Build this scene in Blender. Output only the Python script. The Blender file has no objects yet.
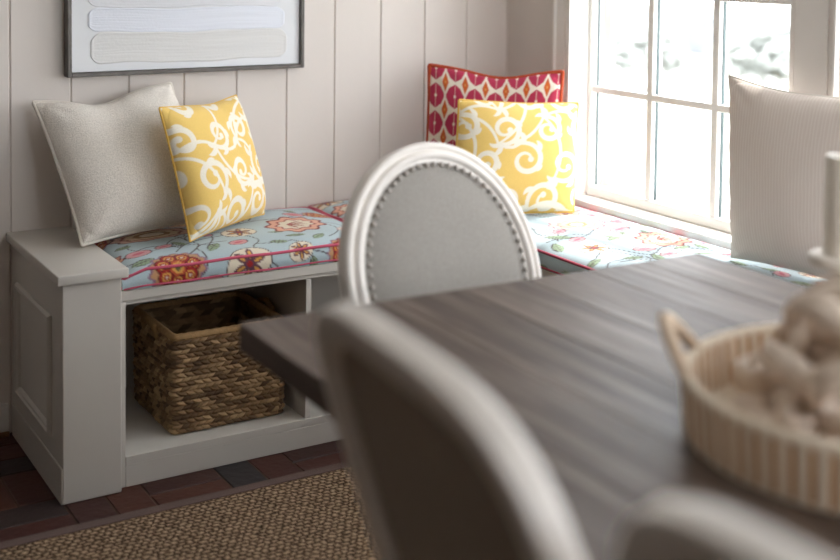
import bpy, bmesh, math, random
import numpy as np
from mathutils import Vector, Matrix, noise
PI = math.pi
random.seed(7); rng = np.random.default_rng(7)
scene = bpy.context.scene
COL = scene.collection

# ------------------------------------------------------------------ helpers
def lin(c):
    c = np.asarray(c, float) / 255.0
    return np.where(c <= 0.04045, c / 12.92, ((c + 0.055) / 1.055) ** 2.4)
def L4(c):
    a = lin(c); return (float(a[0]), float(a[1]), float(a[2]), 1.0)

def link(o, parent=None):
    COL.objects.link(o)
    if parent is not None: o.parent = parent
    return o
def tag(o, label=None, cat=None, group=None, kind=None):
    if label: o['label'] = label
    if cat: o['category'] = cat
    if group: o['group'] = group
    if kind: o['kind'] = kind
    return o
def empty(name, loc=(0, 0, 0), rz=0.0, label=None, cat=None, group=None):
    o = bpy.data.objects.new(name, None); o.empty_display_size = .05
    o.location = loc; o.rotation_euler = (0, 0, rz)
    link(o); return tag(o, label, cat, group)
def mesh_obj(name, verts, faces, mat, parent=None, smooth=True, col=None, sharp=35):
    me = bpy.data.meshes.new(name)
    if isinstance(verts, np.ndarray): verts = verts.tolist()
    me.from_pydata(verts, [], faces if not isinstance(faces, np.ndarray) else faces.tolist())
    me.update()
    if col is not None:
        at = me.color_attributes.new('Col', 'FLOAT_COLOR', 'POINT')
        c = np.ones((len(verts), 4), np.float32); c[:, :3] = col
        at.data.foreach_set('color', c.ravel())
    if smooth:
        me.polygons.foreach_set('use_smooth', [True] * len(me.polygons))
        if sharp: me.set_sharp_from_angle(angle=math.radians(sharp))
    if mat: me.materials.append(mat)
    o = bpy.data.objects.new(name, me)
    return link(o, parent)
class MB:
    """collects shapes into one mesh"""
    def __init__(s): s.bm = bmesh.new()
    def box(s, x0, x1, y0, y1, z0, z1, bev=0.0, seg=2, M=None):
        r = bmesh.ops.create_cube(s.bm, size=1.0)
        vs = r['verts']
        for v in vs:
            v.co = Vector(((x0 + x1) / 2 + v.co.x * (x1 - x0), (y0 + y1) / 2 + v.co.y * (y1 - y0), (z0 + z1) / 2 + v.co.z * (z1 - z0)))
        if M is not None: bmesh.ops.transform(s.bm, matrix=M, verts=vs)
        if bev > 0:
            es = list({e for v in vs for e in v.link_edges})
            bmesh.ops.bevel(s.bm, geom=es, offset=bev, segments=seg, affect='EDGES', profile=.5)
        return s
    def geo(s, verts, faces):
        vv = [s.bm.verts.new(v) for v in verts]
        for f in faces:
            try: s.bm.faces.new([vv[i] for i in f])
            except ValueError: pass
        return s
    def build(s, name, mat, parent=None, smooth=True, sharp=18):
        bmesh.ops.recalc_face_normals(s.bm, faces=s.bm.faces)
        me = bpy.data.meshes.new(name); s.bm.to_mesh(me); s.bm.free()
        if smooth:
            me.polygons.foreach_set('use_smooth', [True] * len(me.polygons))
            me.set_sharp_from_angle(angle=math.radians(sharp))
        if mat: me.materials.append(mat)
        return link(bpy.data.objects.new(name, me), parent)

def tube_geo(pts, rad, seg=8, closed=False):
    P = [Vector(p) for p in pts]; n = len(P)
    rr = rad if hasattr(rad, '__len__') else [rad] * n
    T = []
    for i in range(n):
        a = P[(i - 1) % n] if (closed or i > 0) else P[0]
        b = P[(i + 1) % n] if (closed or i < n - 1) else P[-1]
        d = b - a
        T.append(d.normalized() if d.length > 1e-9 else Vector((0, 0, 1)))
    ref = Vector((0, 0, 1)) if abs(T[0].z) < .9 else Vector((1, 0, 0))
    N = (ref - T[0] * ref.dot(T[0])).normalized()
    V = []; F = []
    for i in range(n):
        N = (N - T[i] * N.dot(T[i]))
        N = N.normalized() if N.length > 1e-6 else T[i].orthogonal().normalized()
        B = T[i].cross(N)
        for k in range(seg):
            a = 2 * PI * k / seg
            V.append(P[i] + (N * math.cos(a) + B * math.sin(a)) * rr[i])
    m = n if closed else n - 1
    for i in range(m):
        for k in range(seg):
            a = i * seg + k; b = i * seg + (k + 1) % seg
            c = ((i + 1) % n) * seg + (k + 1) % seg; d = ((i + 1) % n) * seg + k
            F.append((a, b, c, d))
    if not closed:
        F.append(tuple(range(seg))[::-1]); F.append(tuple((n - 1) * seg + k for k in range(seg)))
    return V, F
def lathe_geo(prof, seg=32, cx=0, cy=0, z0=0):
    V = []; F = []
    n = len(prof)
    for k in range(seg):
        a = 2 * PI * k / seg
        for r, z in prof: V.append((cx + r * math.cos(a), cy + r * math.sin(a), z0 + z))
    for k in range(seg):
        for i in range(n - 1):
            a = k * n + i; b = ((k + 1) % seg) * n + i
            F.append((a, b, b + 1, a + 1))
    F.append(tuple(k * n for k in range(seg))[::-1]); F.append(tuple(k * n + n - 1 for k in range(seg)))
    return V, F

# ------------------------------------------------------------------ materials
def newmat(name, rough=.6, spec=.5):
    m = bpy.data.materials.new(name); m.use_nodes = True
    b = m.node_tree.nodes['Principled BSDF']
    b.inputs['Roughness'].default_value = rough
    b.inputs['Specular IOR Level'].default_value = spec
    return m, m.node_tree.nodes, m.node_tree.links, b
def add_bump(m, height_socket, strength, dist):
    N, K, b = m.node_tree.nodes, m.node_tree.links, m.node_tree.nodes['Principled BSDF']
    bu = N.new('ShaderNodeBump'); bu.inputs['Strength'].default_value = strength; bu.inputs['Distance'].default_value = dist
    K.new(height_socket, bu.inputs['Height']); K.new(bu.outputs[0], b.inputs['Normal'])
def objco(m, scale=(1, 1, 1)):
    N, K = m.node_tree.nodes, m.node_tree.links
    t = N.new('ShaderNodeTexCoord'); mp = N.new('ShaderNodeMapping'); mp.inputs['Scale'].default_value = scale
    K.new(t.outputs['Object'], mp.inputs[0]); return mp.outputs[0]
def noisenode(m, co, scale, detail=4, rough=.55):
    n = m.node_tree.nodes.new('ShaderNodeTexNoise'); n.inputs['Scale'].default_value = scale
    n.inputs['Detail'].default_value = detail; n.inputs['Roughness'].default_value = rough
    m.node_tree.links.new(co, n.inputs['Vector']); return n.outputs['Fac']
def ramp(m, fac, stops):
    r = m.node_tree.nodes.new('ShaderNodeValToRGB'); e = r.color_ramp.elements
    while len(e) < len(stops): e.new(.5)
    for el, (p, c) in zip(e, stops): el.position = p; el.color = L4(c)
    m.node_tree.links.new(fac, r.inputs[0]); return r.outputs[0]
def math_(m, op, a, b=None):
    n = m.node_tree.nodes.new('ShaderNodeMath'); n.operation = op
    for i, x in enumerate((a, b)):
        if x is None: continue
        if hasattr(x, 'is_linked'): m.node_tree.links.new(x, n.inputs[i])
        else: n.inputs[i].default_value = x
    return n.outputs[0]
def paint(name, c, rough=.45, var=4, nscale=3.0, spec=.4, bump=0.02):
    m, N, K, b = newmat(name, rough, spec)
    co = objco(m); f = noisenode(m, co, nscale, 5)
    c = np.array(c, float)
    K.new(ramp(m, f, [(.3, np.clip(c - var, 0, 255)), (.7, np.clip(c + var, 0, 255))]), b.inputs['Base Color'])
    if bump: add_bump(m, noisenode(m, co, 90, 3), bump, .01)
    return m
def fabric(name, c=None, var=8, scale=500, bump=.35, dist=.002, rough=.9, aniso=(1, 1, 1)):
    """woven cloth; c None takes the woven-in pattern colours of the mesh"""
    m, N, K, b = newmat(name, rough, .15)
    b.inputs['Sheen Weight'].default_value = .15
    co = objco(m, aniso); f = noisenode(m, co, scale, 3, .7)
    if c is None:
        a = N.new('ShaderNodeAttribute'); a.attribute_name = 'Col'
        mx = N.new('ShaderNodeMix'); mx.data_type = 'RGBA'; mx.blend_type = 'MULTIPLY'; mx.inputs[0].default_value = .35
        K.new(a.outputs['Color'], mx.inputs[6])
        K.new(ramp(m, f, [(.3, (200, 200, 200)), (.7, (255, 255, 255))]), mx.inputs[7])
        K.new(mx.outputs[2], b.inputs['Base Color'])
    else:
        c = np.array(c, float)
        K.new(ramp(m, f, [(.3, np.clip(c - var, 0, 255)), (.7, np.clip(c + var, 0, 255))]), b.inputs['Base Color'])
    add_bump(m, f, bump, dist); return m
def attrmat(name, rough=.8, nscale=200, bump=.3, dist=.002, spec=.3):
    m, N, K, b = newmat(name, rough, spec)
    a = N.new('ShaderNodeAttribute'); a.attribute_name = 'Col'; K.new(a.outputs['Color'], b.inputs['Base Color'])
    add_bump(m, noisenode(m, objco(m), nscale, 4), bump, dist); return m

M = {}
M['wall'] = paint('wall_paint', (220, 212, 206), .5, 2)
M['walldark'] = paint('low_bounce_taupe', (86, 77, 70), .6, 3)  # for the unseen left wall, darkened to cut the light it bounces back
M['trim'] = paint('trim_paint', (240, 235, 230), .38, 2)
M['bench'] = paint('bench_paint', (200, 195, 188), .42, 3)
M['ceil'] = paint('ceiling_paint', (235, 232, 228), .8, 2)
M['sashwhite'] = paint('window_paint', (240, 238, 234), .35, 2)
M['spacer'] = paint('glazing_spacer_dark', (62, 84, 86), .4, 4)
M['chairpaint'] = paint('chair_limewash', (238, 232, 226), .45, 6, 14)
M['linen'] = fabric('grey_linen', (158, 153, 147), 16, 420, .5)
M['linenback'] = fabric('beige_linen_back', (150, 136, 120), 9, 420, .4)
M['whitelinen'] = fabric('oatmeal_boucle', (240, 233, 224), 14, 240, .8, .004)
M['welt'] = fabric('oatmeal_welt', (226, 219, 209), 8, 400)
M['pattern'] = fabric('printed_cotton', None, scale=600)
M['pattern2'] = fabric('printed_canvas', None, scale=500)
M['pink'] = fabric('pink_piping', (202, 92, 116), 8)
M['orange'] = fabric('rust_cord', (176, 74, 44), 8)
M['yellowcord'] = fabric('yellow_cord', (226, 184, 92), 8)
M['frame'] = paint('pewter_frame', (92, 87, 82), .4, 14, 25, .5, .1)
M['canvas'] = paint('impasto_white', (226, 228, 232), .55, 3, 8, .4, .0)
M['strokes'] = attrmat('impasto_strokes', .5, 120, .35, .002)
M['seagrass'] = attrmat('seagrass', .75, 300, .5, .002)
M['trayrope'] = attrmat('tray_rope', .85, 350, .6, .003)
M['wax'] = paint('candle_wax', (238, 232, 222), .5, 2)
M['turned'] = paint('limed_wood', (228, 220, 210), .6, 8, 20)
M['steel'] = None
def metal(name, c, rough):
    m, N, K, b = newmat(name, rough); b.inputs['Metallic'].default_value = .7
    K.new(ramp(m, noisenode(m, objco(m), 60), [(.3, np.array(c) - 12), (.7, np.array(c) + 12)]), b.inputs['Base Color']); return m
M['nail'] = metal('pewter_nail', (166, 159, 152), .42)

# striped ticking pillow
m, N, K, b = newmat('ticking_stripe', .9, .15); M['ticking'] = m
a = N.new('ShaderNodeAttribute'); a.attribute_name = 'Col'
K.new(a.outputs['Color'], b.inputs['Base Color']); add_bump(m, noisenode(m, objco(m), 420, 3), .4, .002)
# table wood: grain runs along Y
m, N, K, b = newmat('grey_stained_oak', .6, .3); M['wood'] = m
co = objco(m, (1, .035, 1)); f1 = noisenode(m, co, 60, 8, .7); co2 = objco(m, (1, .06, 1)); f2 = noisenode(m, co2, 14, 5)
mixf = math_(m, 'ADD', math_(m, 'MULTIPLY', f1, .6), math_(m, 'MULTIPLY', f2, .4))
K.new(ramp(m, mixf, [(.34, (54, 42, 36)), (.48, (84, 69, 60)), (.62, (117, 102, 92))]), b.inputs['Base Color'])
K.new(ramp(m, f1, [(.3, (200, 200, 200)), (.7, (172, 172, 172))]), b.inputs['Roughness'])
add_bump(m, f1, .3, .002)
# bead-like wood for the table legs
M['wood2'] = paint('grey_stained_oak_base', (78, 66, 59), .5, 10, 18)
# carved links
m, N, K, b = newmat('bleached_wood', .75, .3); M['links'] = m
f = noisenode(m, objco(m), 22, 6)
K.new(ramp(m, f, [(.3, (190, 170, 152)), (.55, (222, 206, 190)), (.75, (236, 223, 210))]), b.inputs['Base Color']); add_bump(m, noisenode(m, objco(m), 70, 5), .4, .01)
# sisal rug
m, N, K, b = newmat('sisal_weave', .95, .1); M['sisal'] = m
t = N.new('ShaderNodeTexCoord'); sx = N.new('ShaderNodeSeparateXYZ')
wob = N.new('ShaderNodeTexNoise'); wob.inputs['Scale'].default_value = 48; K.new(t.outputs['Object'], wob.inputs['Vector'])
va = N.new('ShaderNodeVectorMath'); va.operation = 'SCALE'; va.inputs['Scale'].default_value = .024; K.new(wob.outputs['Color'], va.inputs[0])
vb = N.new('ShaderNodeVectorMath'); K.new(t.outputs['Object'], vb.inputs[0]); K.new(va.outputs[0], vb.inputs[1])
K.new(vb.outputs[0], sx.inputs[0])
p = .0155
xr = math_(m, 'DIVIDE', sx.outputs[0], p * 1.25); yr = math_(m, 'DIVIDE', sx.outputs[1], p)
row = math_(m, 'FLOOR', yr)
xo = math_(m, 'ADD', xr, math_(m, 'MULTIPLY', row, .5))
sxx = math_(m, 'ABSOLUTE', math_(m, 'SINE', math_(m, 'MULTIPLY', xo, PI)))
syy = math_(m, 'ABSOLUTE', math_(m, 'SINE', math_(m, 'MULTIPLY', yr, PI)))
hh = math_(m, 'POWER', math_(m, 'MULTIPLY', sxx, syy), .6)
nz = noisenode(m, t.outputs['Object'], 60, 4)
cc = math_(m, 'ADD', math_(m, 'MULTIPLY', hh, .55), math_(m, 'MULTIPLY', nz, .45))
K.new(ramp(m, cc, [(.22, (58, 45, 35)), (.48, (122, 100, 79)), (.8, (174, 149, 122))]), b.inputs['Base Color'])
add_bump(m, hh, 1.0, .006)
M['binding'] = fabric('rug_binding', (92, 72, 66), 6, 500)
M['brick'] = attrmat('clay_brick', .55, 45, .35, .006, .35)
m, N, K, b = newmat('brick_joint', .9, .1); M['joint'] = m; b.inputs['Base Color'].default_value = L4((92, 78, 70))
# window glass: thin clear pane with a faint surface reflection
m = bpy.data.materials.new('clear_glass'); m.use_nodes = True; M['glass'] = m
N, K = m.node_tree.nodes, m.node_tree.links; N.clear()
o_ = N.new('ShaderNodeOutputMaterial'); tr = N.new('ShaderNodeBsdfTransparent'); gl = N.new('ShaderNodeBsdfGlossy'); gl.inputs['Roughness'].default_value = .02
mx = N.new('ShaderNodeMixShader'); mx.inputs[0].default_value = .04; tr.inputs[0].default_value = (.98, .98, .98, 1)
K.new(tr.outputs[0], mx.inputs[1]); K.new(gl.outputs[0], mx.inputs[2]); K.new(mx.outputs[0], o_.inputs[0])
M['lawn'] = paint('pale_gravel', (190, 190, 184), .95, 12, 2)
M['leaf'] = paint('grey_green_leaf', (166, 169, 164), .7, 16, 6)
M['stone'] = paint('pale_stone', (112, 114, 118), .9, 8, 3)
M['trunk'] = paint('bark', (110, 98, 88), .9, 10, 9)

# ------------------------------------------------------------------ pattern canvas (printed fabric designs)
class Canvas:
    def __init__(s, w, h, bg, res=.0016, x0=0., y0=0.):
        s.res = res; s.x0 = x0; s.y0 = y0
        s.nx = int(w / res) + 2; s.ny = int(h / res) + 2
        s.im = np.empty((s.ny, s.nx, 3)); s.im[:] = lin(bg)
    def _win(s, x0, x1, y0, y1):
        i0 = max(0, int((x0 - s.x0) / s.res)); i1 = min(s.nx, int((x1 - s.x0) / s.res) + 2)
        j0 = max(0, int((y0 - s.y0) / s.res)); j1 = min(s.ny, int((y1 - s.y0) / s.res) + 2)
        if i1 <= i0 or j1 <= j0: return None
        xs = s.x0 + np.arange(i0, i1) * s.res; ys = s.y0 + np.arange(j0, j1) * s.res
        X, Y = np.meshgrid(xs, ys); return (slice(j0, j1), slice(i0, i1)), X, Y
    def _put(s, sl, a, c):
        a = np.clip(a, 0, 1)[..., None]; s.im[sl] = s.im[sl] * (1 - a) + lin(c) * a
    def polar(s, cx, cy, r, c, rot=0., sx=1., sy=1., fn=None):
        R = r * max(sx, sy) * 1.5
        w = s._win(cx - R, cx + R, cy - R, cy + R)
        if w is None: return
        sl, X, Y = w; dx = X - cx; dy = Y - cy
        u = (dx * math.cos(rot) + dy * math.sin(rot)) / sx; v = (-dx * math.sin(rot) + dy * math.cos(rot)) / sy
        rr = np.hypot(u, v); th = np.arctan2(v, u)
        lim = r * (fn(th) if fn else 1.0)
        s._put(sl, (lim - rr) / s.res + .5, c)
    def line(s, pts, w, c):
        pts = np.asarray(pts, float); ww = w if hasattr(w, '__len__') else [w] * len(pts)
        for i in range(len(pts) - 1):
            a, b = pts[i], pts[i + 1]; wm = max(ww[i], ww[i + 1])
            q = s._win(min(a[0], b[0]) - wm, max(a[0], b[0]) + wm, min(a[1], b[1]) - wm, max(a[1], b[1]) + wm)
            if q is None: continue
            sl, X, Y = q; d = b - a; l2 = d @ d + 1e-12
            t = np.clip(((X - a[0]) * d[0] + (Y - a[1]) * d[1]) / l2, 0, 1)
            D = np.hypot(X - a[0] - t * d[0], Y - a[1] - t * d[1]); W = (ww[i] + (ww[i + 1] - ww[i]) * t) / 2
            s._put(sl, (W - D) / s.res + .5, c)
    def leaf(s, x, y, ang, L, W, c, n=10):
        t = np.linspace(0, 1, n)
        s.line(np.stack([x + np.cos(ang) * L * t, y + np.sin(ang) * L * t], 1), list(W * np.sin(PI * np.clip(t, .02, .98)) ** .8), c)
    def poly(s, P, c):
        P = np.asarray(P, float); q = s._win(P[:, 0].min(), P[:, 0].max(), P[:, 1].min(), P[:, 1].max())
        if q is None: return
        sl, X, Y = q; ins = np.zeros(X.shape, bool); n = len(P)
        for i in range(n):
            x1, y1 = P[i]; x2, y2 = P[(i + 1) % n]
            if abs(y2 - y1) < 1e-12: continue
            cnd = ((y1 > Y) != (y2 > Y)) & (X < (x2 - x1) * (Y - y1) / (y2 - y1) + x1); ins ^= cnd
        s._put(sl, ins.astype(float), c)
    def sample(s, x, y):
        fx = np.clip((np.asarray(x) - s.x0) / s.res, 0, s.nx - 1.001); fy = np.clip((np.asarray(y) - s.y0) / s.res, 0, s.ny - 1.001)
        i = fx.astype(int); j = fy.astype(int); a = (fx - i)[..., None]; b = (fy - j)[..., None]
        return (s.im[j, i] * (1 - a) + s.im[j, i + 1] * a) * (1 - b) + (s.im[j + 1, i] * (1 - a) + s.im[j + 1, i + 1] * a) * b

def scroll_canvas(w, h, seed):
    """white scrolling acanthus vines on yellow"""
    r = random.Random(seed)
    YE = (240, 204, 118); WH = (246, 238, 222)
    C = Canvas(w, h, YE, .0013)
    def cleaf(x, y, a, L, W, bend):
        n = 14; P = [(x, y)]; q = a
        for i in range(n): P.append((P[-1][0] + L / n * math.cos(q), P[-1][1] + L / n * math.sin(q))); q += bend / n
        t = np.linspace(0, 1, n + 1); C.line(P, list(W * np.clip(np.sin(PI * (.12 + .88 * t)), .04, 1)), WH)
    st = {}
    S_ = .135
    k = 0
    for j in range(-1, 5):
        for i in range(-1, 5):
            cx = (i + .5 * (j % 2) + .15) * S_ + r.uniform(-.012, .012); cy = (j + .35) * S_ * .88 + r.uniform(-.01, .01)
            sg = 1 if (i + j) % 2 else -1; a0 = r.choice((.4, 2.2, 3.9, 5.4)) + r.uniform(-.4, .4); r0 = .056 + r.uniform(-.006, .006)
            n = 50; P = []; W = []
            for q in range(n):
                t = q / (n - 1); a = a0 + sg * 1.28 * 2 * PI * t; rr = r0 * (1 - .74 * t ** .85)
                P.append((cx + rr * math.cos(a), cy + rr * math.sin(a))); W.append(.0085 + .0095 * math.sin(PI * min(1., .15 + t)) ** 1.2)
            C.line(P, W, WH); C.polar(P[-1][0], P[-1][1], .0098, WH)
            for f, da, L, W_ in ((.02, .35, .050, .017), (.02, -.75, .042, .015), (.16, -.55, .045, .016), (.34, -.7, .036, .013)):
                q = int(f * n); a = a0 + sg * 1.28 * 2 * PI * f; cleaf(P[q][0], P[q][1], a + da * sg, L, W_, -1.5 * sg)
            st[(i, j)] = (P[0], a0, sg); k += 1
    for (i, j), (p0, a0, sg) in st.items():
        for d in ((1, 0), (0, 1)):
            o = st.get((i + d[0], j + d[1]))
            if o is None or (i * 3 + j * 5 + d[0]) % 3 == 0: continue
            a = np.array(p0); b = np.array(o[0]); mid = (a + b) / 2 + np.array([b[1] - a[1], a[0] - b[0]]) * .35 * sg
            t = np.linspace(0, 1, 24)[:, None]; P = (1 - t) ** 2 * a + 2 * t * (1 - t) * mid + t * t * b
            C.line(P, list(.0075 + .003 * np.sin(PI * t[:, 0])), WH)
    return C
def ikat_canvas(w, h):
    WH = (240, 228, 212); MG = (186, 56, 86); OR = (206, 100, 44)
    C = Canvas(w, h, WH, .0014)
    px, py = w / 6.5, h / 4.6
    for j in range(-1, 6):
        for i in range(-1, 8):
            cx, cy = (i + .35) * px, (j + .55) * py
            P = [(cx, cy + .455 * py), (cx + .26 * px, cy + .32 * py), (cx + .46 * px, cy + .05 * py), (cx + .44 * px, cy - .06 * py), (cx + .30 * px, cy - .30 * py),
                 (cx, cy - .455 * py), (cx - .26 * px, cy - .32 * py), (cx - .46 * px, cy - .05 * py), (cx - .44 * px, cy + .06 * py), (cx - .30 * px, cy + .30 * py)]
            C.poly(P, MG); C.line([(cx, cy - .4 * py), (cx, cy + .4 * py)], .0015, WH); C.polar(cx, cy, .0042, WH, sy=1.3)
            ox, oy = cx + px / 2, cy + py / 2
            C.poly([(ox, oy + .36 * py), (ox + .17 * px, oy), (ox, oy - .36 * py), (ox - .17 * px, oy)], OR)
            C.polar(ox, oy, .003, (224, 150, 90), sy=1.5)
    return C
BLUE = (182, 200, 207); DK = (74, 56, 58); CR = (228, 216, 196); GR = (150, 172, 140); RD = (164, 44, 44); CO = (214, 122, 100); PK = (206, 96, 116); YL = (226, 170, 86); PL = (104, 66, 80)
def flower(C, x, y, r, kind, rot=0.):
    sc = lambda k, a: (lambda th: 1 + a * np.cos(k * th))
    if kind == 'red':
        C.polar(x, y, r * 1.02, (150, 116, 140), rot, 1.15, .9, sc(14, .06)); C.polar(x, y, r * .93, (196, 150, 110), rot, 1.15, .9, sc(14, .06))
        for a in np.linspace(0, 2 * PI, 8)[:-1]:
            px_, py_ = x + .60 * r * math.cos(a + rot), y + .52 * r * math.sin(a + rot)
            for q, c in ((.34, (88, 34, 36)), (.30, RD), (.19, YL), (.13, (172, 60, 46)), (.06, CR)): C.polar(px_, py_, r * q, c)
        for q, c in ((.36, (88, 34, 36)), (.32, (196, 92, 60)), (.22, YL), (.13, (120, 110, 70))): C.polar(x, y, r * q, c, rot, 1, 1, sc(6, .1))
    elif kind == 'coral':
        for q, c, k in ((1., (128, 40, 42), 9), (.9, (226, 168, 144), 9), (.66, (156, 62, 56), 9), (.58, CR, 9)):
            C.polar(x, y, r * q, c, rot, 1.0, 1.12, sc(k, .10))
        for a in np.linspace(-.9, .9, 5): C.leaf(x - r * .3 * math.cos(rot), y - r * .3 * math.sin(rot), rot + a, r * .7, r * .09, (156, 62, 56))
    elif kind == 'pale':
        for q, c, k in ((1., (176, 110, 130), 12), (.93, CR, 12), (.72, (206, 140, 140), 12), (.6, (232, 206, 160), 10), (.36, (150, 120, 80), 8), (.24, CR, 8)):
            C.polar(x, y, r * q, c, rot, 1.15, .85, sc(k, .06))
    elif kind == 'paisley':
        C.polar(x, y, r, DK, rot, 1.15, .9); C.polar(x, y, r * .95, CR, rot, 1.15, .9)
        for a in np.linspace(0, 2 * PI, 7)[:-1]:
            C.leaf(x, y, rot + a, r * .85, r * .34, PL); C.leaf(x + .25 * r * math.cos(rot + a), y + .25 * r * math.sin(rot + a), rot + a, r * .42, r * .13, YL)
        C.polar(x, y, r * .14, RD)
    elif kind == 'oval':
        for q, c in ((1., (110, 60, 56)), (.92, (214, 170, 150)), (.74, (150, 74, 70)), (.66, (222, 196, 160)), (.45, (160, 120, 80)), (.3, CR)):
            C.polar(x, y, r * q, c, rot, 1.5, .62, sc(10, .05))
    elif kind == 'leaf':
        C.leaf(x, y, rot, r * 2, r * .95, DK); C.leaf(x + .05 * r, y, rot, r * 1.88, r * .8, GR); C.line([(x, y), (x + 1.7 * r * math.cos(rot), y + 1.7 * r * math.sin(rot))], .0022, DK)
        for k in (.4, .8, 1.2):
            for s_ in (-1, 1): C.line([(x + k * r * math.cos(rot), y + k * r * math.sin(rot)), (x + (k + .3) * r * math.cos(rot) - s_ * .28 * r * math.sin(rot), y + (k + .3) * r * math.sin(rot) + s_ * .28 * r * math.cos(rot))], .0014, DK)
    elif kind == 'bud':
        C.polar(x, y, r, DK, rot, 1.3, .8); C.polar(x, y, r * .9, (214, 150, 154), rot, 1.3, .8); C.leaf(x - r * .7 * math.cos(rot), y - r * .7 * math.sin(rot), rot, r * 1.4, r * .5, PK)
def vine(C, pts, c=DK, w=.0032):
    P = np.array(pts, float); n = 40; out = []
    t = np.linspace(0, len(P) - 1, n)
    for q in t:   # Catmull-Rom
        i = min(int(q), len(P) - 2); f = q - i
        p0, p1, p2, p3 = P[max(i - 1, 0)], P[i], P[i + 1], P[min(i + 2, len(P) - 1)]
        out.append(.5 * ((2 * p1) + (-p0 + p2) * f + (2 * p0 - 5 * p1 + 4 * p2 - p3) * f * f + (-p0 + 3 * p1 - 3 * p2 + p3) * f ** 3))
    C.line(out, w, c)

# ------------------------------------------------------------------ soft goods
def pillow(name, TL, TR, BL, BR, T, mat, color_fn, label, group=None, res=120, pull=.05, chop=(0, 0, .2), piping=None, prad=.004, wr=.006, seed=0, back=.85, pw=2.5):
    TL, TR, BL, BR = [np.array(v, float) for v in (TL, TR, BL, BR)]
    cen = (TL + TR + BL + BR) / 4; ax = ((TR - TL) + (BR - BL)) / 4; ay = ((TL - BL) + (TR - BR)) / 4
    n = np.cross(ax, ay); n /= np.linalg.norm(n)
    g = np.linspace(-1, 1, res); e = np.sin(g * PI / 2) * .55 + g * .45
    S, Tt = np.meshgrid(e, e)
    def outline(s, t):
        s2 = s * (1 - pull * (1 - np.abs(t) ** 2.6)); t2 = t * (1 - pull * (1 - np.abs(s) ** 2.6))
        w = np.clip((t + 1) / 2, 0, 1) ** 1.5
        t2 = t2 - chop[0] * np.exp(-((s - chop[1]) / chop[2]) ** 2) * w
        return s2, t2
    s2, t2 = outline(S, Tt)
    A, B = (s2 + 1) / 2, (t2 + 1) / 2
    base = (BL[None, None] * ((1 - A) * (1 - B))[..., None] + BR[None, None] * (A * (1 - B))[..., None] + TL[None, None] * ((1 - A) * B)[..., None] + TR[None, None] * (A * B)[..., None])
    prof = (np.clip(1 - np.abs(S) ** pw, 0, 1) * np.clip(1 - np.abs(Tt) ** pw, 0, 1)) ** .43
    rn = (np.abs(S) ** 7 + np.abs(Tt) ** 7) ** (1 / 7); dome = np.clip(1 - rn ** 2.2, 0, 1) ** .5; prof = .25 * dome + .75 * prof
    h = T * prof * (1 - .12 * Tt)
    if chop[0]: h *= 1 - 1.5 * chop[0] * np.exp(-((S - chop[1]) / chop[2]) ** 2) * np.clip((Tt + .6) / 1.6, 0, 1) * 1.6
    r = np.random.default_rng(seed); W = np.zeros_like(h)
    for (cx, cy) in ((-1, -1), (1, -1), (-1, 1), (1, 1)):
        d = np.hypot(S - cx, Tt - cy); an = np.arctan2(Tt - cy, S - cx)
        W += np.sin(an * 9 + r.uniform(0, 6) + d * 2) * np.exp(-((d - .30) / .20) ** 2) * .3
    for k in range(5):
        a = r.uniform(0, 2 * PI); fx, fy = r.uniform(2, 5) * math.cos(a), r.uniform(2, 5) * math.sin(a)
        W += .35 * np.sin(fx * S + fy * Tt + r.uniform(0, 6) + .8 * np.sin(3 * S + k))
    edge = np.exp(-((1 - np.abs(S)) / .12) ** 2) * np.sin(Tt * 16 + seed) + np.exp(-((1 - np.abs(Tt)) / .12) ** 2) * np.sin(S * 17 + 1.3 * seed)
    h += (wr * W + wr * .5 * edge) * np.clip(prof * 1.6, 0, 1)
    fr = base + n * np.maximum(h, 0)[..., None]; bk = base - n * (T * prof * back)[..., None]
    N_ = res; idx = np.arange(N_ * N_).reshape(N_, N_)
    bidx = idx + N_ * N_; bidx[0] = idx[0]; bidx[-1] = idx[-1]; bidx[:, 0] = idx[:, 0]; bidx[:, -1] = idx[:, -1]
    F = np.stack([idx[:-1, :-1], idx[:-1, 1:], idx[1:, 1:], idx[1:, :-1]], -1).reshape(-1, 4)
    Fb = np.stack([bidx[:-1, :-1], bidx[1:, :-1], bidx[1:, 1:], bidx[:-1, 1:]], -1).reshape(-1, 4)
    V = np.concatenate([fr.reshape(-1, 3), bk.reshape(-1, 3)]); FF = np.concatenate([F, Fb])
    used, inv = np.unique(FF, return_inverse=True); col = None
    if color_fn is not None:
        cf = color_fn(S, Tt).reshape(-1, 3); col = np.concatenate([cf, cf])[used]
    org = (BL + BR) / 2
    root = empty(name, org, 0, label, 'pillow', group)
    mesh_obj('pillow_cover', V[used] - org, inv.reshape(-1, 4), mat, root, True, col, 0)
    if piping:
        bp_ = list(base[0, ::2]) + list(base[::2, -1]) + list(base[-1, ::-2]) + list(base[::-2, 0])
        L = [];
        for q in bp_:
            if not L or np.linalg.norm(q - L[-1]) > .003: L.append(q)
        Vt, Ft = tube_geo([q - org for q in L], prad, 8, True)
        mesh_obj('piping', [tuple(v) for v in Vt], Ft, piping, root, True, None, 0)
    return root

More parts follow.
